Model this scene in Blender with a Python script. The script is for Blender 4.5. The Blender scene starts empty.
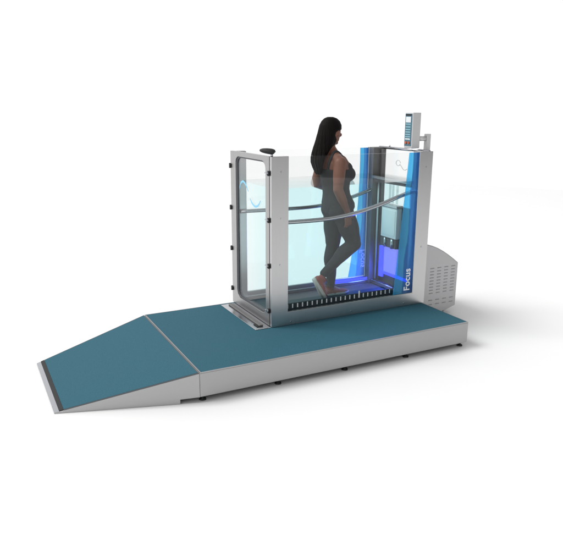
import bpy, bmesh, math, random
from mathutils import Vector, Matrix, noise
random.seed(3)
S = bpy.context.scene
COL = S.collection

# ------------------------------------------------------------------ camera
CP = Vector((-1.3989, -4.0305, 2.0708))
YAW, PITCH, ROLL = -0.47168, -0.26226, 0.0033
Fw = Vector((-math.sin(YAW)*math.cos(PITCH), math.cos(YAW)*math.cos(PITCH), math.sin(PITCH)))
Rt = Vector((math.cos(YAW), math.sin(YAW), 0)); Up = Rt.cross(Fw)
R2 = Rt*math.cos(ROLL) + Up*math.sin(ROLL); U2 = -Rt*math.sin(ROLL) + Up*math.cos(ROLL)
cam = bpy.data.objects.new('camera', bpy.data.cameras.new('camera')); COL.objects.link(cam)
cam.matrix_world = Matrix(((R2.x, U2.x, -Fw.x, CP.x), (R2.y, U2.y, -Fw.y, CP.y), (R2.z, U2.z, -Fw.z, CP.z), (0, 0, 0, 1)))
cam.data.sensor_fit = 'HORIZONTAL'; cam.data.sensor_width = 36
cam.data.lens = 636.28/563*36
cam.data.clip_start = .05; cam.data.clip_end = 300
S.camera = cam

# ------------------------------------------------------------------ studio light
W = bpy.data.worlds.new('World'); S.world = W; W.use_nodes = True
bg = W.node_tree.nodes['Background']; bg.inputs[1].default_value = 1.0
# white studio cove: bright around the horizon, dimmer overhead; dark lobe added front right to darken the steel
nt = W.node_tree; tcw = nt.nodes.new('ShaderNodeTexCoord'); sxy = nt.nodes.new('ShaderNodeSeparateXYZ'); nt.links.new(tcw.outputs['Generated'], sxy.inputs[0])
up_r = nt.nodes.new('ShaderNodeMapRange'); up_r.interpolation_type = 'SMOOTHSTEP'; up_r.inputs['From Min'].default_value = .30; up_r.inputs['From Max'].default_value = .9
up_r.inputs['To Min'].default_value = 1.06; up_r.inputs['To Max'].default_value = .55; nt.links.new(sxy.outputs['Z'], up_r.inputs['Value'])
dt = nt.nodes.new('ShaderNodeVectorMath'); dt.operation = 'DOT_PRODUCT'; dt.inputs[1].default_value = (.80, -.60, 0); nt.links.new(tcw.outputs['Generated'], dt.inputs[0])
sd = nt.nodes.new('ShaderNodeMapRange'); sd.interpolation_type = 'SMOOTHSTEP'; sd.inputs['From Min'].default_value = .25; sd.inputs['From Max'].default_value = .95
sd.inputs['To Min'].default_value = 1.0; sd.inputs['To Max'].default_value = .25; nt.links.new(dt.outputs['Value'], sd.inputs['Value'])
mlw = nt.nodes.new('ShaderNodeMath'); mlw.operation = 'MULTIPLY'; nt.links.new(up_r.outputs[0], mlw.inputs[0]); nt.links.new(sd.outputs[0], mlw.inputs[1])
nt.links.new(mlw.outputs[0], bg.inputs[0])
def area(name, loc, target, size, power, color=(1, 1, 1), sy=None):
    l = bpy.data.lights.new(name, 'AREA'); l.size = size; l.energy = power; l.color = color
    if sy: l.shape = 'RECTANGLE'; l.size_y = sy
    o = bpy.data.objects.new(name, l); COL.objects.link(o); o.location = loc
    o.rotation_euler = (Vector(target) - Vector(loc)).to_track_quat('-Z', 'Y').to_euler()
    return o
area('softbox', (-42, 18, 57), (1.2, .7, 0), 34, 38500, (1, .995, .985))
S.view_settings.view_transform = 'Standard'; S.view_settings.look = 'None'
S.view_settings.exposure = 0.0; S.view_settings.gamma = 1.0
S.cycles.transparent_max_bounces = 40; S.cycles.max_bounces = 12; S.cycles.use_denoising = True
S.cycles.caustics_reflective = False

# ------------------------------------------------------------------ materials
def srgb(r, g, b):
    f = lambda c: (c/255/12.92) if c/255 <= .04045 else ((c/255+.055)/1.055)**2.4
    return (f(r), f(g), f(b), 1)
def mat(name, base, rough=.5, metal=0., bump=0., scale=(60, 60, 60), var=0., spec=.5, detail=3, dist=.002, aniso=0):
    m = bpy.data.materials.new(name); m.use_nodes = True
    nt = m.node_tree; b = nt.nodes['Principled BSDF']
    b.inputs['Base Color'].default_value = (*base[:3], 1); b.inputs['Roughness'].default_value = rough
    b.inputs['Metallic'].default_value = metal; b.inputs['Specular IOR Level'].default_value = spec
    if bump or var:
        tc = nt.nodes.new('ShaderNodeTexCoord'); mp = nt.nodes.new('ShaderNodeMapping')
        mp.inputs['Scale'].default_value = scale
        nz = nt.nodes.new('ShaderNodeTexNoise'); nz.inputs['Scale'].default_value = 1; nz.inputs['Detail'].default_value = detail
        nt.links.new(tc.outputs['Object'], mp.inputs[0]); nt.links.new(mp.outputs[0], nz.inputs['Vector'])
        if bump:
            bp = nt.nodes.new('ShaderNodeBump'); bp.inputs['Strength'].default_value = bump; bp.inputs['Distance'].default_value = dist
            nt.links.new(nz.outputs['Fac'], bp.inputs['Height']); nt.links.new(bp.outputs[0], b.inputs['Normal'])
        if var:
            mx = nt.nodes.new('ShaderNodeMix'); mx.data_type = 'RGBA'
            mx.inputs[6].default_value = tuple(c*(1-var) for c in base[:3]) + (1,)
            mx.inputs[7].default_value = tuple(min(1, c*(1+var)) for c in base[:3]) + (1,)
            nt.links.new(nz.outputs['Fac'], mx.inputs[0]); nt.links.new(mx.outputs[2], b.inputs['Base Color'])
            mr = nt.nodes.new('ShaderNodeMapRange'); mr.inputs['To Min'].default_value = max(0, rough-.06); mr.inputs['To Max'].default_value = rough+.08
            nt.links.new(nz.outputs['Fac'], mr.inputs[0]); nt.links.new(mr.outputs[0], b.inputs['Roughness'])
    return m
def schlick(nt, f0):
    g = nt.nodes.new('ShaderNodeNewGeometry'); d = nt.nodes.new('ShaderNodeVectorMath'); d.operation = 'DOT_PRODUCT'
    nt.links.new(g.outputs['Normal'], d.inputs[0]); nt.links.new(g.outputs['Incoming'], d.inputs[1])
    def M(op, a, b=None):
        n = nt.nodes.new('ShaderNodeMath'); n.operation = op
        for i, x in enumerate((a, b)):
            if x is None: continue
            if isinstance(x, (int, float)): n.inputs[i].default_value = x
            else: nt.links.new(x, n.inputs[i])
        return n.outputs[0]
    a = M('ABSOLUTE', d.outputs['Value']); i = M('SUBTRACT', 1.0, a); p = M('POWER', i, 5.0)
    return M('ADD', M('MULTIPLY', p, 1-f0), f0)
def glassy(name, tint=(1, 1, 1), f0=.04, rough=0.0, extra=None):
    m = bpy.data.materials.new(name); m.use_nodes = True; nt = m.node_tree; nt.nodes.clear()
    out = nt.nodes.new('ShaderNodeOutputMaterial')
    tr = nt.nodes.new('ShaderNodeBsdfTransparent'); tr.inputs[0].default_value = (*tint, 1)
    gl = nt.nodes.new('ShaderNodeBsdfGlossy'); gl.inputs['Roughness'].default_value = rough
    mx = nt.nodes.new('ShaderNodeMixShader')
    nt.links.new(schlick(nt, f0), mx.inputs[0]); nt.links.new(tr.outputs[0], mx.inputs[1]); nt.links.new(gl.outputs[0], mx.inputs[2])
    nt.links.new(mx.outputs[0], out.inputs[0]); m['tr'] = 1
    return m
def water_mat(name, f0):
    m = glassy(name, (1, 1, 1), f0); nt = m.node_tree
    # mirror only on the free surface; the sides sit against the glass
    mxs = [n for n in nt.nodes if n.type == 'MIX_SHADER'][0]; fac = mxs.inputs[0].links[0].from_socket
    g = nt.nodes.new('ShaderNodeNewGeometry'); sx = nt.nodes.new('ShaderNodeSeparateXYZ'); nt.links.new(g.outputs['True Normal'], sx.inputs[0])
    ab = nt.nodes.new('ShaderNodeMath'); ab.operation = 'ABSOLUTE'; nt.links.new(sx.outputs['Z'], ab.inputs[0])
    ml = nt.nodes.new('ShaderNodeMath'); ml.operation = 'MULTIPLY'; nt.links.new(ab.outputs[0], ml.inputs[0]); nt.links.new(fac, ml.inputs[1]); nt.links.new(ml.outputs[0], mxs.inputs[0])
    out = [n for n in nt.nodes if n.type == 'OUTPUT_MATERIAL'][0]
    v = nt.nodes.new('ShaderNodeVolumeAbsorption'); v.inputs['Color'].default_value = (.14, .88, .95, 1); v.inputs['Density'].default_value = .47
    nt.links.new(v.outputs[0], out.inputs['Volume']); return m
def emit(name, color, strength):
    m = bpy.data.materials.new(name); m.use_nodes = True
    b = m.node_tree.nodes['Principled BSDF']; b.inputs['Base Color'].default_value = (*[c*.3 for c in color], 1)
    b.inputs['Emission Color'].default_value = (*color, 1); b.inputs['Emission Strength'].default_value = strength
    return m
def film_mat(name, x0, x1, skew):
    """printed see-through film: bands of blue running along the slanted strip"""
    m = bpy.data.materials.new(name); m.use_nodes = True; nt = m.node_tree; nt.nodes.clear()
    out = nt.nodes.new('ShaderNodeOutputMaterial')
    tc = nt.nodes.new('ShaderNodeUVMap'); tc.uv_map = 'UVMap'
    sp = nt.nodes.new('ShaderNodeSeparateXYZ'); nt.links.new(tc.outputs[0], sp.inputs[0])
    rp = nt.nodes.new('ShaderNodeValToRGB')
    mp = nt.nodes.new('ShaderNodeMapping'); mp.inputs['Scale'].default_value = (1.6, 2.2, 1); nt.links.new(tc.outputs[0], mp.inputs[0])
    nz = nt.nodes.new('ShaderNodeTexNoise'); nz.inputs['Scale'].default_value = 1.3; nz.inputs['Detail'].default_value = 1.5; nt.links.new(mp.outputs[0], nz.inputs['Vector'])
    ma = nt.nodes.new('ShaderNodeMath'); ma.operation = 'MULTIPLY_ADD'; ma.inputs[1].default_value = .55; nt.links.new(nz.outputs['Fac'], ma.inputs[0])
    sb_ = nt.nodes.new('ShaderNodeMath'); sb_.operation = 'SUBTRACT'; sb_.inputs[1].default_value = .27; nt.links.new(sp.outputs[0], sb_.inputs[0])
    nt.links.new(sb_.outputs[0], ma.inputs[2]); nt.links.new(ma.outputs[0], rp.inputs[0])
    e = rp.color_ramp; e.interpolation = 'LINEAR'
    e.elements[0].position = 0; e.elements[0].color = (.14, .60, .95, 1)
    e.elements[1].position = 1; e.elements[1].color = (.02, .12, .42, 1)
    for p, c in ((.10, (.09, .52, .94, 1)), (.40, (.12, .58, .95, 1)), (.48, (.06, .28, .72, 1)), (.74, (.08, .30, .70, 1)), (.82, (.04, .20, .58, 1))):
        k = e.elements.new(p); k.color = c
    tr = nt.nodes.new('ShaderNodeBsdfTransparent'); nt.links.new(rp.outputs[0], tr.inputs[0])
    df = nt.nodes.new('ShaderNodeBsdfDiffuse'); nt.links.new(rp.outputs[0], df.inputs[0])
    gl = nt.nodes.new('ShaderNodeBsdfGlossy'); gl.inputs['Roughness'].default_value = .05
    m1 = nt.nodes.new('ShaderNodeMixShader'); m1.inputs[0].default_value = .38
    nt.links.new(tr.outputs[0], m1.inputs[1]); nt.links.new(df.outputs[0], m1.inputs[2])
    m2 = nt.nodes.new('ShaderNodeMixShader'); m2.inputs[0].default_value = .02
    nt.links.new(m1.outputs[0], m2.inputs[1]); nt.links.new(gl.outputs[0], m2.inputs[2])
    nt.links.new(m2.outputs[0], out.inputs[0]); return m

M = {}
M['floor'] = mat('white_floor', (.93, .93, .932), .75, var=.006, scale=(.6, .6, .6), spec=.2)
M['steel'] = mat('brushed_steel', (.56, .56, .565), .36, 1, bump=.06, scale=(2.5, 40, 260), var=.035, dist=.001, detail=4)
M['steel_v'] = mat('brushed_steel_upright', (.55, .55, .555), .32, 1, bump=.06, scale=(240, 240, 2.5), var=.03, dist=.001, detail=4)
M['skirt'] = mat('satin_steel_sheet', (.43, .43, .435), .48, 1, bump=.05, scale=(2.2, 40, 220), var=.035, dist=.001, detail=5)
M['steel_door_shaded'] = mat('brushed_steel_door_shaded', (.42, .415, .415), .34, 1, bump=.06, scale=(240, 240, 2.5), var=.04, dist=.001, detail=4)  # darker steel copy: shading of the end-facing door put into the base colour
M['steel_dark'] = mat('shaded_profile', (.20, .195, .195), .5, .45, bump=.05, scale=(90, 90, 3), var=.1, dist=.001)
M['chrome'] = mat('polished_steel', (.46, .47, .50), .2, 1, var=.02, scale=(5, 5, 5))
M['black'] = mat('black_rubber', (.008, .0085, .010), .6, 0, bump=.2, scale=(200, 200, 200), var=.2)
M['seal'] = mat('dark_seal_and_shade', (.07, .075, .085), .45, 0, var=.1)  # gasket colour, also painted on the door gap strip as shade
M['carpet'] = mat('teal_carpet', (.034, .121, .166), .85, 0, bump=.8, scale=(170, 170, 170), var=.34, spec=.25, dist=.002, detail=2)
M['edge'] = mat('dark_trim', (.09, .10, .11), .5, .6, var=.05)
M['belt'] = mat('belt_rubber', (.045, .048, .055), .5, 0, bump=.35, scale=(300, 300, 300), var=.2)
M['mark'] = mat('white_mark', (.80, .80, .82), .5, var=.02)
M['white'] = mat('white_lacquer', (.84, .86, .86), .4, var=.02, scale=(8, 8, 8))
M['glass'] = glassy('clear_glass', (.985, .99, .988), .032)
M['glass_edge'] = glassy('glass_edge', (.80, .85, .85), .05)
M['glass_back'] = glassy('clear_glass_panel', (.985, .99, .988), .035)
M['water'] = water_mat('clear_water', .02)
M['film'] = film_mat('blue_film', 0, 1, 0)
M['print'] = mat('white_print', (.85, .87, .9), .5, var=.01)
M['logo'] = mat('blue_print', (.22, .55, .78), .5, var=.02)
M['logo_grey'] = mat('grey_print', (.42, .44, .45), .5, var=.02)
M['lit'] = emit('panel_led_glow', (.27, .27, 1.0), .85)  # emission standing in for blue LED light falling on the panel
M['led'] = emit('blue_led', (.05, .06, 1.0), 1.9)
M['housing'] = mat('satin_grey_sheet', (.52, .52, .53), .5, .9, bump=.05, scale=(6, 6, 160), var=.03, dist=.001)
M['slot'] = mat('slot_dark', (.33, .33, .34), .6, .3, var=.1)
M['skin'] = mat('skin', (.175, .076, .050), .5, 0, bump=.15, scale=(160, 160, 160), var=.10, spec=.35)
M['skin'].node_tree.nodes['Principled BSDF'].inputs['Subsurface Weight'].default_value = .06
M['hair'] = mat('black_hair', (.005, .0037, .0033), .6, 0, bump=.5, scale=(90, 90, 5), var=.5, dist=.006, detail=5, spec=.10)
M['cloth'] = mat('dark_sportswear', (.034, .034, .036), .85, 0, bump=.15, scale=(24, 24, 24), var=.10, dist=.004, spec=.3)
M['shoe'] = mat('red_shoe_fabric', (.30, .075, .06), .75, 0, bump=.4, scale=(220, 220, 220), var=.25)
M['shoe_dark'] = mat('shoe_collar', (.10, .05, .045), .8, 0, var=.2)
M['sole'] = mat('pale_sole', (.62, .58, .54), .6, 0, var=.06)
M['eye'] = mat('eye_white', (.7, .68, .66), .25, var=.02); M['iris'] = mat('eye_dark', (.02, .012, .01), .2, var=.1)
M['lip'] = mat('lips', (.25, .07, .06), .4, var=.1)
M['screen'] = mat('screen_slate', (.06, .16, .22), .3, var=.15, scale=(30, 30, 30))
M['screen_white'] = mat('screen_pale', (.72, .76, .78), .3, var=.03)
M['screen_red'] = mat('button_orange', (.50, .10, .03), .4, var=.05)
M['screen_teal'] = mat('screen_line', (.28, .55, .62), .3, var=.05)
M['case'] = mat('console_case', (.60, .60, .605), .42, .35, var=.02, bump=.04, scale=(90, 90, 90))

# ------------------------------------------------------------------ builders
def obj(name, bm, m, parent=None, smooth=False, bev=0):
    me = bpy.data.meshes.new(name)
    bmesh.ops.recalc_face_normals(bm, faces=bm.faces[:])
    bm.to_mesh(me); bm.free()
    for x in (m if isinstance(m, (list, tuple)) else [m]): me.materials.append(x)
    o = bpy.data.objects.new(name, me); COL.objects.link(o)
    if parent: o.parent = parent; o.matrix_parent_inverse = Matrix.Translation(-root_loc(parent))
    if smooth: me.shade_smooth()
    if bev:
        b = o.modifiers.new('bevel', 'BEVEL'); b.width = bev; b.segments = 2; b.limit_method = 'ANGLE'; b.angle_limit = .6
        b.harden_normals = False
    return o
def root_loc(o):
    return o.location if o.type == 'EMPTY' else Vector((0, 0, 0))   # parts carry world coordinates
def thing(name, label, cat, loc=(0, 0, 0), group=None):
    o = bpy.data.objects.new(name, None); COL.objects.link(o); o.location = loc
    o.empty_display_size = .1
    o['label'] = label; o['category'] = cat
    if group: o['group'] = group
    return o
def bx(bm, x0, x1, y0, y1, z0, z1, mi=0):
    v = [bm.verts.new(p) for p in ((x0,y0,z0),(x1,y0,z0),(x1,y1,z0),(x0,y1,z0),(x0,y0,z1),(x1,y0,z1),(x1,y1,z1),(x0,y1,z1))]
    for f in ((3,2,1,0),(4,5,6,7),(0,1,5,4),(1,2,6,5),(2,3,7,6),(3,0,4,7)):
        bm.faces.new([v[i] for i in f]).material_index = mi
    return bm
def box(*a): return bx(bmesh.new(), *a)
def prism(bm, pts, axis, a, b):
    """closed polygon pts (2D) extruded along axis from a to b; axis 'y': pts=(x,z); 'x': pts=(y,z); 'z': pts=(x,y)"""
    def P(p, t):
        return {'y': (p[0], t, p[1]), 'x': (t, p[0], p[1]), 'z': (p[0], p[1], t)}[axis]
    A = [bm.verts.new(P(p, a)) for p in pts]; B = [bm.verts.new(P(p, b)) for p in pts]
    n = len(pts); bm.faces.new(A); bm.faces.new(B[::-1])
    for i in range(n): bm.faces.new((A[i], A[(i+1) % n], B[(i+1) % n], B[i]))
    return bm
def ringplate(bm, outer, inner, axis, a, b):
    """plate with a hole: outer and inner have the same number of points"""
    def P(p, t):
        return {'y': (p[0], t, p[1]), 'x': (t, p[0], p[1]), 'z': (p[0], p[1], t)}[axis]
    V = [[bm.verts.new(P(p, t)) for p in L] for t in (a, b) for L in (outer, inner)]
    n = len(outer)
    for i in range(n):
        j = (i+1) % n
        bm.faces.new((V[0][i], V[0][j], V[1][j], V[1][i])); bm.faces.new((V[2][i], V[2][j], V[3][j], V[3][i]))
        bm.faces.new((V[0][i], V[0][j], V[2][j], V[2][i])); bm.faces.new((V[1][i], V[1][j], V[3][j], V[3][i]))
    return bm
def rrect(y0, y1, z0, z1, r, k=6, square=False):
    pts = []
    for cy, cz, a0 in ((y1-r, z1-r, 0), (y0+r, z1-r, 90), (y0+r, z0+r, 180), (y1-r, z0+r, 270)):
        for i in range(k+1):
            a = math.radians(a0 + 90*i/k)
            if square:
                c, s = math.cos(a), math.sin(a); q = max(abs(c), abs(s)); c /= q; s /= q
                pts.append((cy + r*c, cz + r*s))
            else: pts.append((cy + r*math.cos(a), cz + r*math.sin(a)))
    return pts
def spline(pts, n=8):
    P = [Vector(p) for p in pts]; P = [2*P[0]-P[1]] + P + [2*P[-1]-P[-2]]; out = []
    for i in range(1, len(P)-2):
        for k in range(n):
            t = k/n
            out.append(.5*((2*P[i]) + (P[i+1]-P[i-1])*t + (2*P[i-1]-5*P[i]+4*P[i+1]-P[i+2])*t*t + (3*P[i]-P[i-1]-3*P[i+1]+P[i+2])*t**3))
    out.append(P[-2]); return out
def tube(bm, pts, r, seg=14, cap=True):
    P = [Vector(p) for p in pts]; R = r if isinstance(r, (list, tuple)) else [r]*len(P)
    ref = None; rings = []
    for i, p in enumerate(P):
        t = (P[min(i+1, len(P)-1)] - P[max(i-1, 0)]).normalized()
        if ref is None: ref = t.orthogonal().normalized()
        ref = (ref - t*ref.dot(t)).normalized(); q = t.cross(ref)
        rings.append([bm.verts.new(p + R[i]*(ref*math.cos(2*math.pi*k/seg) + q*math.sin(2*math.pi*k/seg))) for k in range(seg)])
    for a, b in zip(rings, rings[1:]):
        for k in range(seg): bm.faces.new((a[k], a[(k+1) % seg], b[(k+1) % seg], b[k]))
    if cap: bm.faces.new(rings[0][::-1]); bm.faces.new(rings[-1])
    return bm
def cyl(bm, c, r0, r1, h, seg=20):
    return tube(bm, [Vector(c), Vector(c)+Vector((0, 0, h))], [r0, r1], seg)
def loft(bm, secs, seg=20):
    """secs: (centre, vector a, vector b) ellipses, closed at both ends"""
    rings = [[bm.verts.new(Vector(c) + Vector(a)*math.cos(2*math.pi*k/seg) + Vector(b)*math.sin(2*math.pi*k/seg)) for k in range(seg)] for c, a, b in secs]
    for p, q in zip(rings, rings[1:]):
        for k in range(seg): bm.faces.new((p[k], p[(k+1) % seg], q[(k+1) % seg], q[k]))
    bm.faces.new(rings[0][::-1]); bm.faces.new(rings[-1]); return bm
def ball(bm, c, r, mtx=None):
    r = (r, r, r) if isinstance(r, (int, float)) else r
    d = bmesh.ops.create_uvsphere(bm, u_segments=20, v_segments=14, radius=1)
    for v in d['verts']:
        p = Vector((v.co.x*r[0], v.co.y*r[1], v.co.z*r[2]))
        if mtx: p = mtx @ p
        v.co = p + Vector(c)
    return bm
def limb(bm, pts, rad, n=6, seg=16):
    """tapered limb through joints with rounded ends"""
    P = spline(pts, n); m = len(pts)-1; R = []
    for i in range(len(P)):
        t = i/n; k = min(int(t), m-1); f = t-k; f = f*f*(3-2*f); R.append(rad[k]*(1-f)+rad[k+1]*f)
    tube(bm, P, R, seg); ball(bm, P[0], R[0]*.995); ball(bm, P[-1], R[-1]*.995)
    return bm
def fuse(name, bm, m, parent, voxel=.006, smooth=3, crease=None):
    """one continuous skin over everything in bm"""
    bmesh.ops.recalc_face_normals(bm, faces=bm.faces[:])
    me = bpy.data.meshes.new('tmp'); bm.to_mesh(me); bm.free()
    t = bpy.data.objects.new('tmp', me); COL.objects.link(t)
    r = t.modifiers.new('r', 'REMESH'); r.mode = 'VOXEL'; r.voxel_size = voxel
    s = t.modifiers.new('s', 'SMOOTH'); s.factor = .5; s.iterations = smooth
    dg = bpy.context.evaluated_depsgraph_get(); dg.update()
    nm = bpy.data.meshes.new_from_object(t.evaluated_get(dg)); bpy.data.objects.remove(t)
    if crease: 
        for v in nm.vertices: v.co = crease(v.co)
    nm.materials.clear(); nm.materials.append(m); nm.shade_smooth(); nm.name = name
    o = bpy.data.objects.new(name, nm); COL.objects.link(o)
    o.parent = parent; o.matrix_parent_inverse = Matrix.Translation(-root_loc(parent))
    return o
def text_mesh(body, size, depth):
    c = bpy.data.curves.new('t', 'FONT'); c.body = body; c.size = size; c.extrude = depth; c.offset = size*.022
    c.align_x = 'LEFT'; c.space_character = 1.04
    t = bpy.data.objects.new('t', c); COL.objects.link(t)
    dg = bpy.context.evaluated_depsgraph_get(); dg.update()
    me = bpy.data.meshes.new_from_object(t.evaluated_get(dg)); bpy.data.objects.remove(t)
    bm = bmesh.new(); bm.from_mesh(me); return bm

# ================================================================== SETTING
bm = bmesh.new()
n = 64; ring = [bm.verts.new((1+14*math.cos(2*math.pi*k/n), 14*math.sin(2*math.pi*k/n), 0)) for k in range(n)]
bm.faces.new(ring)
fl = obj('floor', bm, M['floor']); fl['kind'] = 'structure'

# ================================================================== PLATFORM
H = .2333; PL = 2.528; PW = 1.48
pf = thing('platform', 'long low grey steel platform with teal carpet top under the glass tank', 'platform', (0, 0, 0))
obj('base', box(.001, PL, 0, PW, .044, H-.006), M['skirt'], pf, bev=.003)
bm = bmesh.new(); bx(bm, .014, PL-.010, .010, PW-.010, H-.0055, H)
obj('carpet', bm, M['carpet'], pf)
bm = bmesh.new()
bx(bm, .004, .0125, 0, PW, H-.0055, H+.001); bx(bm, .013, PL, 0, .0085, H-.0055, H+.0008); bx(bm, PL-.0085, PL, .009, PW, H-.0055, H+.0008)
bx(bm, .013, PL-.009, PW-.0085, PW, H-.0055, H+.0008)
obj('edge_trim', bm, M['skirt'], pf)
for y in (.05, PW-.05):
    for x in (.035, .655, 1.265, 1.885, 2.49):
        bm = bmesh.new(); cyl(bm, (x, y, 0), .027, .024, .010); cyl(bm, (x, y, .010), .017, .010, .010, 12); cyl(bm, (x, y, .02), .007, .007, .03, 12)
        cyl(bm, (x, y, .033), .014, .014, .0105, 6)
        obj('foot', bm, M['black'], pf)

# ================================================================== RAMP
rp = thing('access_ramp', 'sloping teal ramp with black grip strip, tapering down from the platform end', 'ramp', (-.485, .74, 0))
RX = -.9717; Y0, Y1 = .2934, 1.2843
def rs(t, s):          # t 0 at hinge .. 1 at toe, s 0 front .. 1 back
    ya = Y0*t; yb = PW + (Y1-PW)*t
    return RX*t - .001*(1-t), ya + (yb-ya)*s, (H-.006)*(1-t) + .006*t
bm = bmesh.new()
def side(s, inn=0):
    out = []
    for t, z in ((0, None), (1, None), (1, .001), (.14, .001), (.14, .036), (0, .044)):
        x, y, zz = rs(t, s); out.append(bm.verts.new((x, y, zz if z is None else z)))
    return out
a = side(0); b = side(1)
bm.faces.new(a); bm.faces.new(b[::-1])
for i in range(6): bm.faces.new((a[i], a[(i+1) % 6], b[(i+1) % 6], b[i]))
obj('base', bm, M['skirt'], rp, bev=.0015)
def top_patch(t0, t1, s0, s1, dz, z1=None):
    bm = bmesh.new(); lo = []; hi = []
    for t, s in ((t0, s0), (t1, s0), (t1, s1), (t0, s1)):
        x, y, z = rs(t, s); lo.append(bm.verts.new((x, y, z+.0005))); hi.append(bm.verts.new((x, y, z+dz)))
    bm.faces.new(hi); bm.faces.new(lo[::-1])
    for i in range(4): bm.faces.new((lo[i], lo[(i+1) % 4], hi[(i+1) % 4], hi[i]))
    return bm
obj('carpet', top_patch(.009, .935, .010, .990, .006), M['carpet'], rp)
obj('grip_strip', top_patch(.937, .965, .004, .996, .007), M['black'], rp)
obj('toe_plate', top_patch(.967, 1.0, 0, 1, .004), M['chrome'], rp)
for s0, s1 in ((.001, .0085), (.9915, .999)):
    obj('edge_trim', top_patch(.003, .935, s0, s1, .0052), M['edge'], rp)
obj('hinge_strip', top_patch(.0005, .0085, .009, .991, .0035), M['edge'], rp)

# ================================================================== TREADMILL TANK
X0, X1 = .886, 2.544; A, B = .6363, 1.4544; T = 1.689
tk = thing('underwater_treadmill', 'tall glass walled water treadmill tank with steel posts and blue stripes', 'treadmill', ((X0+X1)/2, (A+B)/2, H))
# --- front and rear steel frames (U shaped sheets)
def uframe(x0, x1, i0, i1, zb, y0, y1):
    return prism(bmesh.new(), [(x0, H+.001), (x1, H+.001), (x1, T), (i1, T), (i1, zb), (i0, zb), (i0, T), (x0, T)], 'y', y0, y1)
ff = obj('front_frame', uframe(X0, X1, 1.046, 2.392, .357, A, A+.030), M['steel_v'], tk, bev=.003)
bf = obj('rear_frame', uframe(X0+.030, X1, 1.005, 2.382, .340, B-.030, B), M['steel_v'], tk, bev=.003)
for p in ((.974, 1.564), (.967, .785), (.974, 1.18), (1.076, .263), (1.7, .268), (2.30, .263), (2.47, 1.55), (2.47, .80)):
    obj('screw', tube(bmesh.new(), [(p[0], A+.001, p[1]), (p[0], A-.0035, p[1])], [.008, .006], 12), M['chrome'], ff)
# return flanges give the posts depth
for b6 in ((2.395, 2.540, A+.031, A+.10), (X0+.034, 1.040, A+.031, A+.065), (X0+.034, 1.000, B-.062, B-.031), (2.384, 2.540, B-.10, B-.031)):
    obj('post', box(*b6, H+.002, T-.002), M['steel_dark' if b6[0] > 2.36 and b6[0] < 2.39 else 'steel_v'], tk, bev=.003)  # rear right post darker: its dark reflections are put into the colour
# --- glass
def pane(name, b3, axis, m=None):
    x0, x1, y0, y1, z0, z1 = b3; bm = box(*b3); bm.faces.ensure_lookup_table()
    for f in bm.faces:
        nn = f.normal if f.normal.length else Vector((0, 0, 1)); f.normal_update(); nn = f.normal
        if abs(nn[axis]) < .5: f.material_index = 1
    return obj(name, bm, [M['glass'], M['glass_edge']], tk)
fg = pane('front_glass', (1.047, 2.391, A+.006, A+.016, .358, T-.004), 1)
rg = pane('rear_glass', (1.006, 2.381, B-.016, B-.006, .341, T-.002), 1)
eg = pane('end_glass', (2.512, 2.520, A+.102, B-.102, 1.125, T-.02), 0)
# --- blue printed film on both long sides
def film(y, pts_l, pts_r, parent):
    bm = bmesh.new(); uv = bm.loops.layers.uv.new('UVMap'); nseg = len(pts_l)
    for d in (0, .0012):
        Lr = [(bm.verts.new((a[0], y+d, a[1])), bm.verts.new((b[0], y+d, b[1]))) for a, b in zip(pts_l, pts_r)]
        for i in range(nseg-1):
            f = bm.faces.new((Lr[i][0], Lr[i][1], Lr[i+1][1], Lr[i+1][0]))
            for lp, u, w in zip(f.loops, (0, 1, 1, 0), (i, i, i+1, i+1)): lp[uv].uv = (u, w/(nseg-1))
        break
    return obj('blue_stripe', bm, M['film'], parent)
def edge_curve(xt, xm, xb, zt, zb, n=12):
    out = []
    for i in range(n+1):
        t = i/n; z = zt + (zb-zt)*t
        x = xt*(1-t)*(1-2*t) + xm*4*t*(1-t) + xb*t*(2*t-1)
        out.append((x, z))
    return out
zt = T-.006
sf = film(A+.0035, edge_curve(2.272, 2.222, 2.165, zt, .360), edge_curve(2.390, 2.390, 2.390, zt, .360), fg)
sb = film(B-.019, edge_curve(2.275, 2.262, 2.175, zt, .343), edge_curve(2.380, 2.380, 2.380, zt, .343), rg)
# lettering, reads upward on the front, seen from behind on the rear pane
bm = text_mesh('Focus', .096, .0008)
for v in bm.verts: p = v.co.copy(); v.co = Vector((2.356 - p.y, A+.0015 - p.z*0.5, .383 + p.x*.94))
obj('lettering', bm, M['print'], sf)
bm = text_mesh('Focus', .088, .0008)
for v in bm.verts: p = v.co.copy(); v.co = Vector((2.370 - p.y, B-.023 + p.z*.5, .630 - p.x*.92))
obj('lettering', bm, M['print'], sb)
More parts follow.
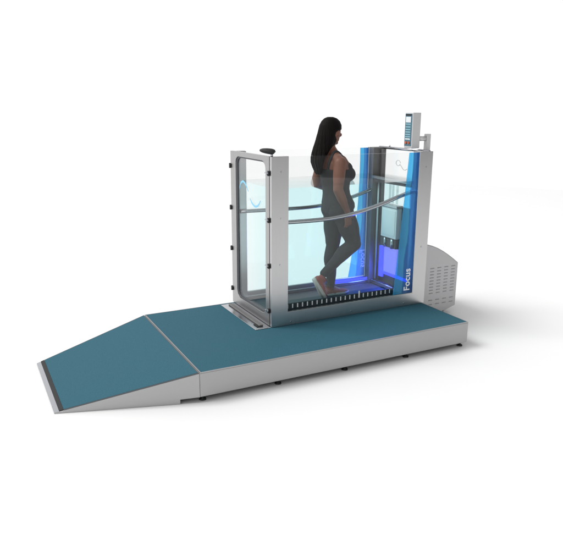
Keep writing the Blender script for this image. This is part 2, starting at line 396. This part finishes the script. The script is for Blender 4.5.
# --- door at the ramp end
XD = X0 + .030
dr = obj('door', ringplate(bmesh.new(), rrect(.674, 1.486, H+.008, T, .07, 6, True), rrect(.742, 1.372, .328, 1.648, .07, 6), 'x', XD-.034, XD-.001), M['steel_door_shaded'], tk, bev=.003)
obj('seal', ringplate(bmesh.new(), rrect(.742, 1.372, .328, 1.648, .07), rrect(.756, 1.350, .342, 1.636, .06), 'x', XD-.024, XD-.006), M['seal'], dr)
bm = prism(bmesh.new(), rrect(.755, 1.351, .341, 1.637, .06), 'x', XD-.018, XD-.010)
obj('door_glass', bm, M['glass_back'], dr)
bm = bmesh.new(); bx(bm, XD-.026, XD-.002, A+.0315, .6725, H+.004, T-.004)
obj('gap_shade', bm, M['seal'], tk)  # dark strip painted in for the shaded side of the front post
for z in (1.553, 1.166, .775, .378):
    bm = bmesh.new(); bx(bm, XD-.048, XD-.0345, 1.466, 1.494, z-.018, z+.018); bx(bm, XD-.046, XD-.02, 1.4865, 1.498, z-.023, z+.023)
    obj('clamp', bm, M['black'], dr, bev=.004)
    bm = bmesh.new(); bx(bm, XD-.046, XD-.0345, .660, .688, z-.021, z+.021)
    c = obj('clamp', bm, M['black'], dr, bev=.004)
    bm = bmesh.new(); tube(bm, [(XD-.0465, .674, z+.004), (XD-.060, .674, z+.004)], [.012, .011], 16); tube(bm, [(XD-.053, .674, z+.004), (XD-.053, .704, z+.004)], [.007, .006], 12)
    obj('lever', bm, M['chrome'], c)
# ribbon emblem on the door glass
def band(pts, w, x, m, parent, name):
    P = spline([(x, *p) for p in pts], 8); bm = bmesh.new(); L = []
    for i, p in enumerate(P):
        t = (P[min(i+1, len(P)-1)] - P[max(i-1, 0)]).normalized(); q = Vector((0, -t.z, t.y))
        k = w*(.35+.65*math.sin(math.pi*i/(len(P)-1))); e = Vector((.0015, 0, 0))
        L.append([bm.verts.new(v) for v in (p+q*k, p-q*k, p-q*k+e, p+q*k+e)])
    for a, b in zip(L, L[1:]):
        for c in range(4): bm.faces.new((a[c], b[c], b[(c+1) % 4], a[(c+1) % 4]))
    bm.faces.new(L[0]); bm.faces.new(L[-1][::-1])
    return obj(name, bm, m, parent)
band([(1.315, 1.355), (1.285, 1.41), (1.235, 1.432), (1.175, 1.41), (1.12, 1.355)], .009, XD-.0205, M['logo'], dr, 'emblem')
band([(1.083, 1.298), (1.045, 1.262), (.975, 1.240), (.91, 1.262), (.868, 1.305)], .009, XD-.0205, M['logo'], dr, 'emblem')
# knob on top of the door post
bm = bmesh.new()
tube(bm, [(XD-.012, .665, T-.002), (XD-.012, .665, T+.026)], [.011, .010], 14)
kb = obj('knob', bm, M['chrome'], tk, True)
bm = bmesh.new()
ball(bm, (XD-.012, .665, T+.036), (.034, .03, .016)); tube(bm, spline([(XD+.005, .648, T+.034), (XD-.045, .685, T+.046), (XD-.090, .725, T+.056)], 5), [.026, .034, .037, .038, .037, .036, .034, .031, .028, .022, .012], 18)
for v in bm.verts: v.co.z = T+.040 + (v.co.z-T-.040)*.62
fuse('grip', bm, M['black'], kb, .003, 2)
# threshold plate
tp = obj('threshold_plate', box(.735, XD-.036, .640, 1.435, H+.0004, H+.006), M['chrome'], tk, bev=.002)
bm = bmesh.new(); bx(bm, .800, .838, .70, 1.40, H+.0065, H+.020)
obj('channel', bm, M['steel_dark'], tp, bev=.004)
bm = bmesh.new(); bx(bm, .775, .796, .69, .77, H+.0066, H+.012)
obj('latch', bm, M['black'], tp, bev=.002)
bm = bmesh.new(); bx(bm, XD-.034, XD+.05, .70, B-.07, H+.001, H+.0075); obj('sill', bm, M['chrome'], tk)

# --- inside: belt, ledges, rails
obj('belt', box(.95, 2.40, .735, 1.355, H+.002, .280), M['belt'], tk, bev=.004)
obj('end_cover', box(X0+.002, .945, .70, 1.39, H+.002, .292), M['steel'], tk, bev=.003)
obj('side_ledge', box(.95, 2.44, 1.360, B-.064, H+.002, .312), M['chrome'], tk, bev=.004)
ls = obj('side_strip', box(1.050, 2.44, .690, .705, H+.002, .410), M['black'], tk)
x = 1.064
while x < 2.36:
    tall = abs(x-1.81) < .02
    obj('mark', box(x, x+(.014 if tall else .010), .6865, .6898, .368, .434 if tall else .405), M['mark'], ls); x += .0497
def rail(pts, y):
    P = spline([(x, y + d, z) for x, d, z in pts], 7)
    o = obj('handrail', tube(bmesh.new(), P, .0185, 18), M['chrome'], tk, True)
    return o
fr = rail([(1.00, 0, 1.131), (1.286, 0, 1.127), (1.487, 0, 1.130), (1.642, 0, 1.143), (1.78, 0, 1.163), (1.907, 0, 1.19), (2.07, 0, 1.231), (2.236, 0, 1.281), (2.42, 0, 1.325)], .712)
br = rail([(.93, 0, 1.137), (1.436, 0, 1.129), (1.70, 0, 1.131), (1.90, 0, 1.147), (2.08, 0, 1.182), (2.241, 0, 1.222), (2.45, 0, 1.285)], 1.380)
# --- service end
obj('level_rail', box(2.365, 2.505, A+.102, B-.101, 1.382, 1.416), M['chrome'], tk, bev=.008)
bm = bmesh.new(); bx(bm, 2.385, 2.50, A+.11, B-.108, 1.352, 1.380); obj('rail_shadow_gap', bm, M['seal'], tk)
bm = bmesh.new(); tube(bm, [(2.516, A+.02, T-.004), (2.516, B-.02, T-.004)], .014, 16); o = obj('top_rail', bm, M['chrome'], tk, True)
bm = bmesh.new(); cyl(bm, (2.516, 1.27, T+.008), .008, .006, .016, 12); obj('cap_screw', bm, M['chrome'], o, True)
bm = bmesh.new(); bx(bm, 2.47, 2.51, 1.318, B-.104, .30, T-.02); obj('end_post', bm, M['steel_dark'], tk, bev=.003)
bm = bmesh.new(); tube(bm, [(2.452, 1.338, .30), (2.452, 1.338, 1.38)], .010, 12); obj('drain_pipe', bm, M['white'], tk, True)
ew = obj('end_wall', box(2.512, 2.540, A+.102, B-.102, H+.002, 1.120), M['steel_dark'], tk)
cb = obj('filter_cabinet', box(2.440, 2.508, 1.00, 1.255, .800, 1.112), M['white'], tk, bev=.008)
bm = bmesh.new(); bx(bm, 2.4365, 2.4396, 1.02, 1.235, .83, 1.085); obj('cover', bm, M['white'], cb, bev=.001)
bm = bmesh.new(); bx(bm, 2.43, 2.508, .99, 1.30, 1.114, 1.138); obj('shelf', bm, M['steel_v'], tk, bev=.002)
bm = bmesh.new(); bx(bm, 2.45, 2.508, 1.01, 1.27, .70, .795); ob = obj('pump_bracket', bm, M['seal'], tk, bev=.004)
for y, r in ((1.06, .018), (1.18, .014)): obj('pipe', tube(bmesh.new(), [(2.445, y, .70), (2.445, y, .795)], r, 12), M['steel_v'], ob, True)
lp = obj('glow_panel', box(2.490, 2.508, 1.03, 1.312, .40, .690), M['lit'], tk, bev=.003)
bm = bmesh.new(); bx(bm, 2.470, 2.489, 1.245, 1.305, .36, .685); bx(bm, 2.470, 2.489, .80, 1.244, .40, .425); obj('led_strip', bm, M['led'], lp)
bm = bmesh.new(); bx(bm, 2.400, 2.466, .735, 1.40, .282, .322); so = obj('end_grate', bm, M['chrome'], tk, bev=.004)
bm = bmesh.new(); bx(bm, 2.416, 2.446, .76, 1.33, .3222, .3245); obj('slot', bm, M['black'], so)
bm = bmesh.new(); bx(bm, 1.96, 2.40, 1.384, 1.3895, .3135, .335); obj('led_strip', bm, M['led'], tk)
# green-edged strips behind the level glass
for y in (1.19, 1.14, 1.07): obj('window_bar', box(2.496, 2.504, y, y+.028, 1.145, 1.345), M['glass_edge'], tk)
# emblem on the end glass
bm = bmesh.new(); xc = 2.5095
P = [(xc, 1.108 + .034*math.cos(a), 1.548 + .026*math.sin(a)) for a in [2*math.pi*k/24*.94+3.5 for k in range(25)]]
tube(bm, P, .0022, 6); tube(bm, spline([(xc, 1.078, 1.534), (xc, 1.05, 1.515), (xc, 1.025, 1.492), (xc, .99, 1.488), (xc, .965, 1.50)], 6), .0022, 6)
obj('emblem', bm, M['logo_grey'], eg, True)

# lamp of the LED unit
area('led_lamp', (2.40, 1.12, .50), (1.7, 1.25, .30), .16, 5.0, (.10, .12, 1.0), .22).parent = None

# --- pump housing
pts = [(2.546, .045), (2.955, .045), (3.10, .088)]
for i in range(9):
    t = i/8; pts.append((3.10 - .554*t, .545 + .262*math.sin(t*math.pi/2)**1.0*(1-.10*t)))
hs = obj('pump_housing', prism(bmesh.new(), pts, 'y', .80, 1.36), M['housing'], tk, bev=.008)
for c, x in enumerate((2.742, 2.832, 2.922, 3.012)):
    for z in [.512 - r*.0325 for r in range(9)] + [.178, .133]:
        obj('vent', prism(bmesh.new(), [(x, z), (x+.048, z), (x+.046, z+.008), (x+.002, z+.008)], 'y', .7975, .8015), M['slot'], hs)
for x in (2.62, 2.98):
    for y in (.85, 1.31):
        bm = bmesh.new(); cyl(bm, (x, y, 0), .024, .020, .012); cyl(bm, (x, y, .012), .009, .009, .034, 12); obj('foot', bm, M['black'], hs)
# --- console on its post
ps = obj('console_post', box(2.512, 2.558, .700, .742, T-.005, 1.842), M['case'], tk, bev=.003)
obj('arm', tube(bmesh.new(), [(2.434, .735, 1.80), (2.5115, .722, 1.80)], .022, 16), M['case'], ps, True)
cs = obj('console', box(2.338, 2.432, .700, .812, 1.716, 2.032), M['case'], tk, bev=.006)
XS = 2.3375
obj('screen', box(XS-.004, XS, .709, .803, 1.735, 2.022), M['screen'], cs, bev=.001)
bm = bmesh.new(); bx(bm, XS-.0052, XS-.0042, .722, .792, 1.945, 1.995); obj('display', bm, M['screen_white'], cs)
bm = bmesh.new()
for z in (1.93, 1.905, 1.882, 1.86, 1.838, 1.818): bx(bm, XS-.0052, XS-.0042, .722, .792, z-.0035, z+.0035)
obj('button_row', bm, M['screen_teal'], cs)
bm = bmesh.new(); bx(bm, XS-.0052, XS-.0042, .722, .792, 1.792, 1.803); obj('button_row', bm, M['screen_white'], cs)
bm = bmesh.new(); tube(bm, [(XS-.004, .735, 1.765), (XS-.012, .735, 1.765)], .012, 16); tube(bm, [(XS-.004, .775, 1.765), (XS-.012, .775, 1.765)], .012, 16); obj('button', bm, M['screen_red'], cs)
bm = bmesh.new(); bx(bm, XS-.0052, XS-.0042, .715, .797, 2.003, 2.018); obj('bezel', bm, M['black'], cs)

# ================================================================== WATER
bm = box(X0+.036, 2.508, A+.0175, B-.0215, H+.010, 1.425)
wt = obj('water', bm, M['water']); wt['kind'] = 'structure'

# ================================================================== PERSON
pr = thing('person', 'woman with long black hair in dark sportswear and red shoes walking in the tank', 'person', (1.76, 1.04, .28))
YC = 1.04
def sec(z, x, rx, ry, y=YC, grow=0): return ((x, y, z), (rx+grow, .06*rx, 0), (-.06*ry, ry+grow, 0))
TOR = [(1.085, 1.772, .085, .10), (1.13, 1.778, .125, .150), (1.175, 1.782, .138, .172), (1.215, 1.780, .136, .170), (1.26, 1.770, .124, .150), (1.30, 1.760, .114, .136),
       (1.35, 1.752, .112, .134), (1.41, 1.746, .120, .144), (1.47, 1.742, .128, .156), (1.53, 1.732, .128, .166), (1.585, 1.715, .112, .165), (1.625, 1.703, .088, .135), (1.66, 1.695, .062, .085)]
def torso(bm, g=0, lo=0, hi=99):
    loft(bm, [sec(z, x, rx, ry, grow=g) for z, x, rx, ry in TOR if lo <= z <= hi], 28)
HR, KR, AR = (1.770, .960, 1.165), (1.905, .93, .822), (1.578, .925, .575)
HL, KL, AL = (1.785, 1.120, 1.165), (1.785, 1.12, .785), (1.772, 1.12, .385)
def leg(bm, h, k, a, g=0, r1=.098):
    h, k, a = Vector(h), Vector(k), Vector(a); m1 = h.lerp(k, .5); m2 = k.lerp(a, .32); ax = (a-k).normalized()
    back = Vector((-1, 0, 0)); back = (back-ax*back.dot(ax)).normalized()
    f1 = Vector((1, 0, 0)); axh = (k-h).normalized(); f1 = (f1-axh*f1.dot(axh)).normalized()
    limb(bm, [h, m1+f1*.004, k-axh*.05, k], [r1+g, .094+g, .071+g, .062+g])
    limb(bm, [k, m2+back*.014, k.lerp(a, .65)+back*.004, a], [.062+g, .066+g, .048+g, .037+g])
def arm(bm, s, e, w, g=0):
    s, e, w = Vector(s), Vector(e), Vector(w)
    limb(bm, [s, s.lerp(e, .35), e], [.060+g, .057+g, .045+g]); limb(bm, [e, e.lerp(w, .3), w], [.045+g, .044+g, .027+g])
def hand(bm, w, d, across, palm_n, curl, thumb_dir, L=1.0):
    """w wrist, d pointing direction, across = index side, palm_n = palm normal (curl direction)"""
    w, d, ac, pn = Vector(w), Vector(d).normalized(), Vector(across).normalized(), Vector(palm_n).normalized()
    loft(bm, [(w-d*.01, ac*.025, pn*.018), (w+d*.02, ac*.029, pn*.016), (w+d*.055, ac*.038, pn*.0145), (w+d*.085, ac*.039, pn*.012), (w+d*.093, ac*.035, pn*.009)], 16)
    for i, (o, ln) in enumerate(((.029, .068), (.010, .076), (-.009, .071), (-.027, .056))):
        p = w + d*.086 + ac*o*L; P = [p]; a = curl*.35; dd = d
        for j, f in enumerate((.45, .32, .23)):
            a2 = a + curl*(.55*(j+0)); v = (d*math.cos(a2) + pn*math.sin(a2)).normalized() + ac*o*.6
            P.append(P[-1] + v.normalized()*ln*f)
        tube(bm, P, [.0092, .0086, .0078, .0066], 10); ball(bm, P[-1], .0066); ball(bm, P[0], .0095); ball(bm, P[1], .0088); ball(bm, P[2], .0080)
    t0 = w + d*.022 + ac*.026; td = Vector(thumb_dir).normalized()
    P = [t0, t0 + (ac*.7+d*.6+td*.2).normalized()*.034, t0 + (ac*.7+d*.6+td*.2).normalized()*.034 + (d*.85+ac*.15+pn*.35*curl).normalized()*.030]
    P.append(P[-1] + (d*.85+pn*.6*curl).normalized()*.022)
    tube(bm, P, [.0135, .0115, .0098, .0078], 10); ball(bm, P[-1], .0078); ball(bm, P[1], .0115); ball(bm, P[0], .0135)
SR, ER, WR = (1.692, .882, 1.592), (1.652, .840, 1.362), (1.768, .848, 1.145)
SL, EL, WL = (1.712, 1.200, 1.592), (1.672, 1.285, 1.378), (1.965, 1.358, 1.278)
bm = bmesh.new()
torso(bm, -.002); leg(bm, HR, KR, AR, -.004); leg(bm, HL, KL, AL, -.004); arm(bm, SR, ER, WR); arm(bm, SL, EL, WL)
for y in (.970, 1.110):
    ball(bm, (1.828, y, 1.480), (.070, .068, .066)); limb(bm, [(1.76, y, 1.60), (1.805, y, 1.53)], [.055, .062], 3)
limb(bm, [(1.698, YC, 1.70), (1.695, .955, 1.640), (1.692, .89, 1.600)], [.045, .046, .054], 4); limb(bm, [(1.698, YC, 1.70), (1.70, 1.125, 1.640), (1.705, 1.19, 1.600)], [.045, .046, .054], 4)
limb(bm, [(1.695, YC, 1.60), (1.680, YC, 1.68), (1.684, YC, 1.78)], [.062, .048, .048], 4)
# feet under the shoes
limb(bm, [AL, (1.80, 1.12, .32), (1.90, 1.12, .305)], [.036, .034, .026], 4)
# head
hy = math.radians(30); HC = Vector((1.702, YC, 1.868)); RH = Matrix.Rotation(hy, 3, 'Z') @ Matrix.Rotation(math.radians(4), 3, 'Y')
def hp(x, y, z): return HC + RH @ Vector((x, y, z))
ball(bm, HC, (.092, .070, .105), RH); ball(bm, hp(.022, 0, -.052), (.066, .056, .068), RH)
ball(bm, hp(.070, 0, -.102), (.024, .026, .018), RH)                                  # chin
tube(bm, [hp(.084, 0, .012), hp(.093, 0, -.018), hp(.100, 0, -.036)], [.008, .009, .011], 10); ball(bm, hp(.099, 0, -.038), (.010, .010, .009), RH)
for s in (-1, 1):
    ball(bm, hp(.098, s*.010, -.041), (.009, .007, .007), RH)
    ball(bm, hp(.074, s*.030, .017), (.014, .022, .008), RH); ball(bm, hp(.064, s*.040, -.030), (.026, .022, .020), RH)
    ball(bm, hp(-.010, s*.069, -.018), (.016, .007, .028), RH)
ball(bm, hp(.086, 0, -.066), (.013, .024, .008), RH); ball(bm, hp(.084, 0, -.077), (.012, .020, .008), RH)
hand(bm, WR, (.12, .04, -1), (1, 0, .12), (0, 1, .05), .55, (0, 1, 0))
hand(bm, WL, (.85, .16, -.22), (-.15, -1, .1), (.25, .05, -1), 1.15, (0, 0, -1))
fuse('body', bm, M['skin'], pr, .0045, 2)
# eyes, lips
for s in (-1, 1):
    e = obj('eye', ball(bmesh.new(), hp(.079, s*.030, -.002), (.010, .014, .009), RH), M['eye'], pr, True)
    obj('iris', ball(bmesh.new(), hp(.0865, s*.030, -.002), (.004, .006, .006), RH), M['iris'], e, True)
bm = bmesh.new(); ball(bm, hp(.094, 0, -.066), (.008, .021, .0055), RH); ball(bm, hp(.091, 0, -.0765), (.008, .018, .0065), RH); fuse('mouth', bm, M['lip'], pr, .002, 1)
# leggings
bm = bmesh.new(); torso(bm, .005, 1.0, 1.28); leg(bm, HR, KR, AR, .004); leg(bm, HL, KL, AL, .004)
for y, x in ((.972, 1.740), (1.108, 1.740)): ball(bm, (x, y, 1.150), (.092, .086, .100))
def fold(co):
    n1 = noise.noise(Vector((co.x*9, co.y*9, co.z*22))); return co + Vector((n1*.0022, n1*.0022, 0))
fuse('leggings', bm, M['cloth'], pr, .0055, 4, fold)
# sleeveless top with shoulder straps
bm = bmesh.new()
loft(bm, [sec(z, x, rx, ry, grow=.007) for z, x, rx, ry in TOR if 1.12 <= z <= 1.56], 28)
for y, x in ((.972, 1.740), (1.108, 1.740)): ball(bm, (x, y, 1.175), (.090, .084, .070))
for y in (.970, 1.110):
    ball(bm, (1.831, y, 1.480), (.077, .075, .072)); limb(bm, [(1.785, y, 1.555), (1.808, y, 1.53)], [.060, .068], 3)
for s in (-1, 1):
    tube(bm, spline([(1.625, YC+s*.065, 1.51), (1.625, YC+s*.085, 1.60), (1.680, YC+s*.092, 1.690), (1.755, YC+s*.09, 1.645), (1.82, YC+s*.085, 1.55)], 5), .014, 10)
fuse('tank_top', bm, M['cloth'], pr, .0055, 3, fold)
# hair
def strand(co):
    a = math.atan2(co.y-YC, co.x-1.62); k = min(1, max(0, (1.93-co.z)*5))
    d = noise.noise(Vector((a*7, co.z*1.2, .3)))*.010*k + noise.noise(Vector((a*22, co.z*1.5, 4)))*.004*k
    c = Vector((1.60, YC, co.z)); r = (co-c); r.z = 0
    return co + (r.normalized()*d if r.length > 1e-4 else Vector((0, 0, 0)))
HS = [(1.992, 1.655, 1.712, .030), (1.980, 1.622, 1.750, .052), (1.955, 1.594, 1.782, .072), (1.92, 1.574, 1.800, .086), (1.885, 1.564, 1.801, .091), (1.862, 1.558, 1.780, .091), (1.83, 1.549, 1.757, .092),
      (1.79, 1.540, 1.748, .091), (1.755, 1.530, 1.736, .089), (1.72, 1.518, 1.702, .088), (1.68, 1.507, 1.664, .090), (1.635, 1.498, 1.622, .094), (1.59, 1.498, 1.610, .094), (1.545, 1.514, 1.604, .086), (1.505, 1.537, 1.598, .066), (1.48, 1.555, 1.585, .040)]
bm = bmesh.new(); ss = []
for z, xa, xb, ry in HS:
    c = (xa+xb)/2; r = (xb-xa)/2; r = math.sqrt(max(r*r-(.45*ry)**2, (.55*r)**2))
    ss.append(((c, YC + .012, z), (r, 0, 0), (0, ry, 0)))
loft(bm, ss, 28); fuse('hair', bm, M['hair'], pr, .005, 3, strand)
# shoes
def shoe(mtx):
    bm = bmesh.new()
    loft(bm, [((.004, 0, .045), (0, .018, 0), (0, 0, .022)), ((.02, 0, .047), (0, .031, 0), (0, 0, .034)), ((.06, 0, .050), (0, .034, 0), (0, 0, .042)), ((.11, 0, .048), (0, .037, 0), (0, 0, .036)),
              ((.16, 0, .040), (0, .042, 0), (0, 0, .024)), ((.21, 0, .036), (0, .042, 0), (0, 0, .019)), ((.245, 0, .034), (0, .032, 0), (0, 0, .015)), ((.262, 0, .032), (0, .016, 0), (0, 0, .009))], 20)
    loft(bm, [((.055, 0, .05), (.046, 0, 0), (0, .030, 0)), ((.057, 0, .085), (.044, 0, 0), (0, .031, 0)), ((.055, 0, .108), (.046, 0, .006), (0, .032, 0))], 18)
    for v in bm.verts: v.co = mtx @ v.co
    up = fuse('shoe', bm, M['shoe'], pr, .004, 2)
    bm = bmesh.new(); out = []
    for t in range(28):
        a = 2*math.pi*t/28; x = .132 + .137*math.cos(a); w = .036 + .008*math.cos(a) - .006*math.sin(min(1, abs(x-.11)/.08)*math.pi/2+math.pi/2)
        out.append((x, w*1.12*math.copysign(abs(math.sin(a))**.72, math.sin(a))))
    lo = [bm.verts.new((x*.985, y*.94, .0 + .012*max(0, (x-.20)/.07)**2)) for x, y in out]; mi = [bm.verts.new((x, y, .012 + .012*max(0, (x-.20)/.07)**2)) for x, y in out]; hi = [bm.verts.new((x, y*.98, .030)) for x, y in out]
    bm.faces.new(lo[::-1]); bm.faces.new(hi)
    for p, q in ((lo, mi), (mi, hi)):
        for k in range(28): bm.faces.new((p[k], p[(k+1) % 28], q[(k+1) % 28], q[k]))
    for v in bm.verts: v.co = mtx @ v.co
    obj('sole', bm, M['sole'], up, True)
    bm = bmesh.new()
    for i in range(5):
        x = .105 + i*.017; z = .089 - i*.0075
        tube(bm, [(x, -.022, z-.006), (x+.003, 0, z+.001), (x, .022, z-.006)], .0028, 8)
    for v in bm.verts: v.co = mtx @ v.co
    obj('laces', bm, M['sole'], up, True)
    bm = bmesh.new(); P = [(.055 + .044*math.cos(a), .031*math.sin(a), .108 + .006*math.cos(a)) for a in [2*math.pi*k/20 for k in range(21)]]
    tube(bm, P, .005, 8)
    for v in bm.verts: v.co = mtx @ v.co
    obj('collar', bm, M['shoe_dark'], up, True)
shoe(Matrix.Translation((1.706, 1.12, .281)))
fwd = Vector((.50, 0, -.866)); upv = Vector((.866, 0, .50))
mr = Matrix(((fwd.x, 0, upv.x, 1.452), (0, 1, 0, .925), (fwd.z, 0, upv.z, .530), (0, 0, 0, 1)))
shoe(mr)
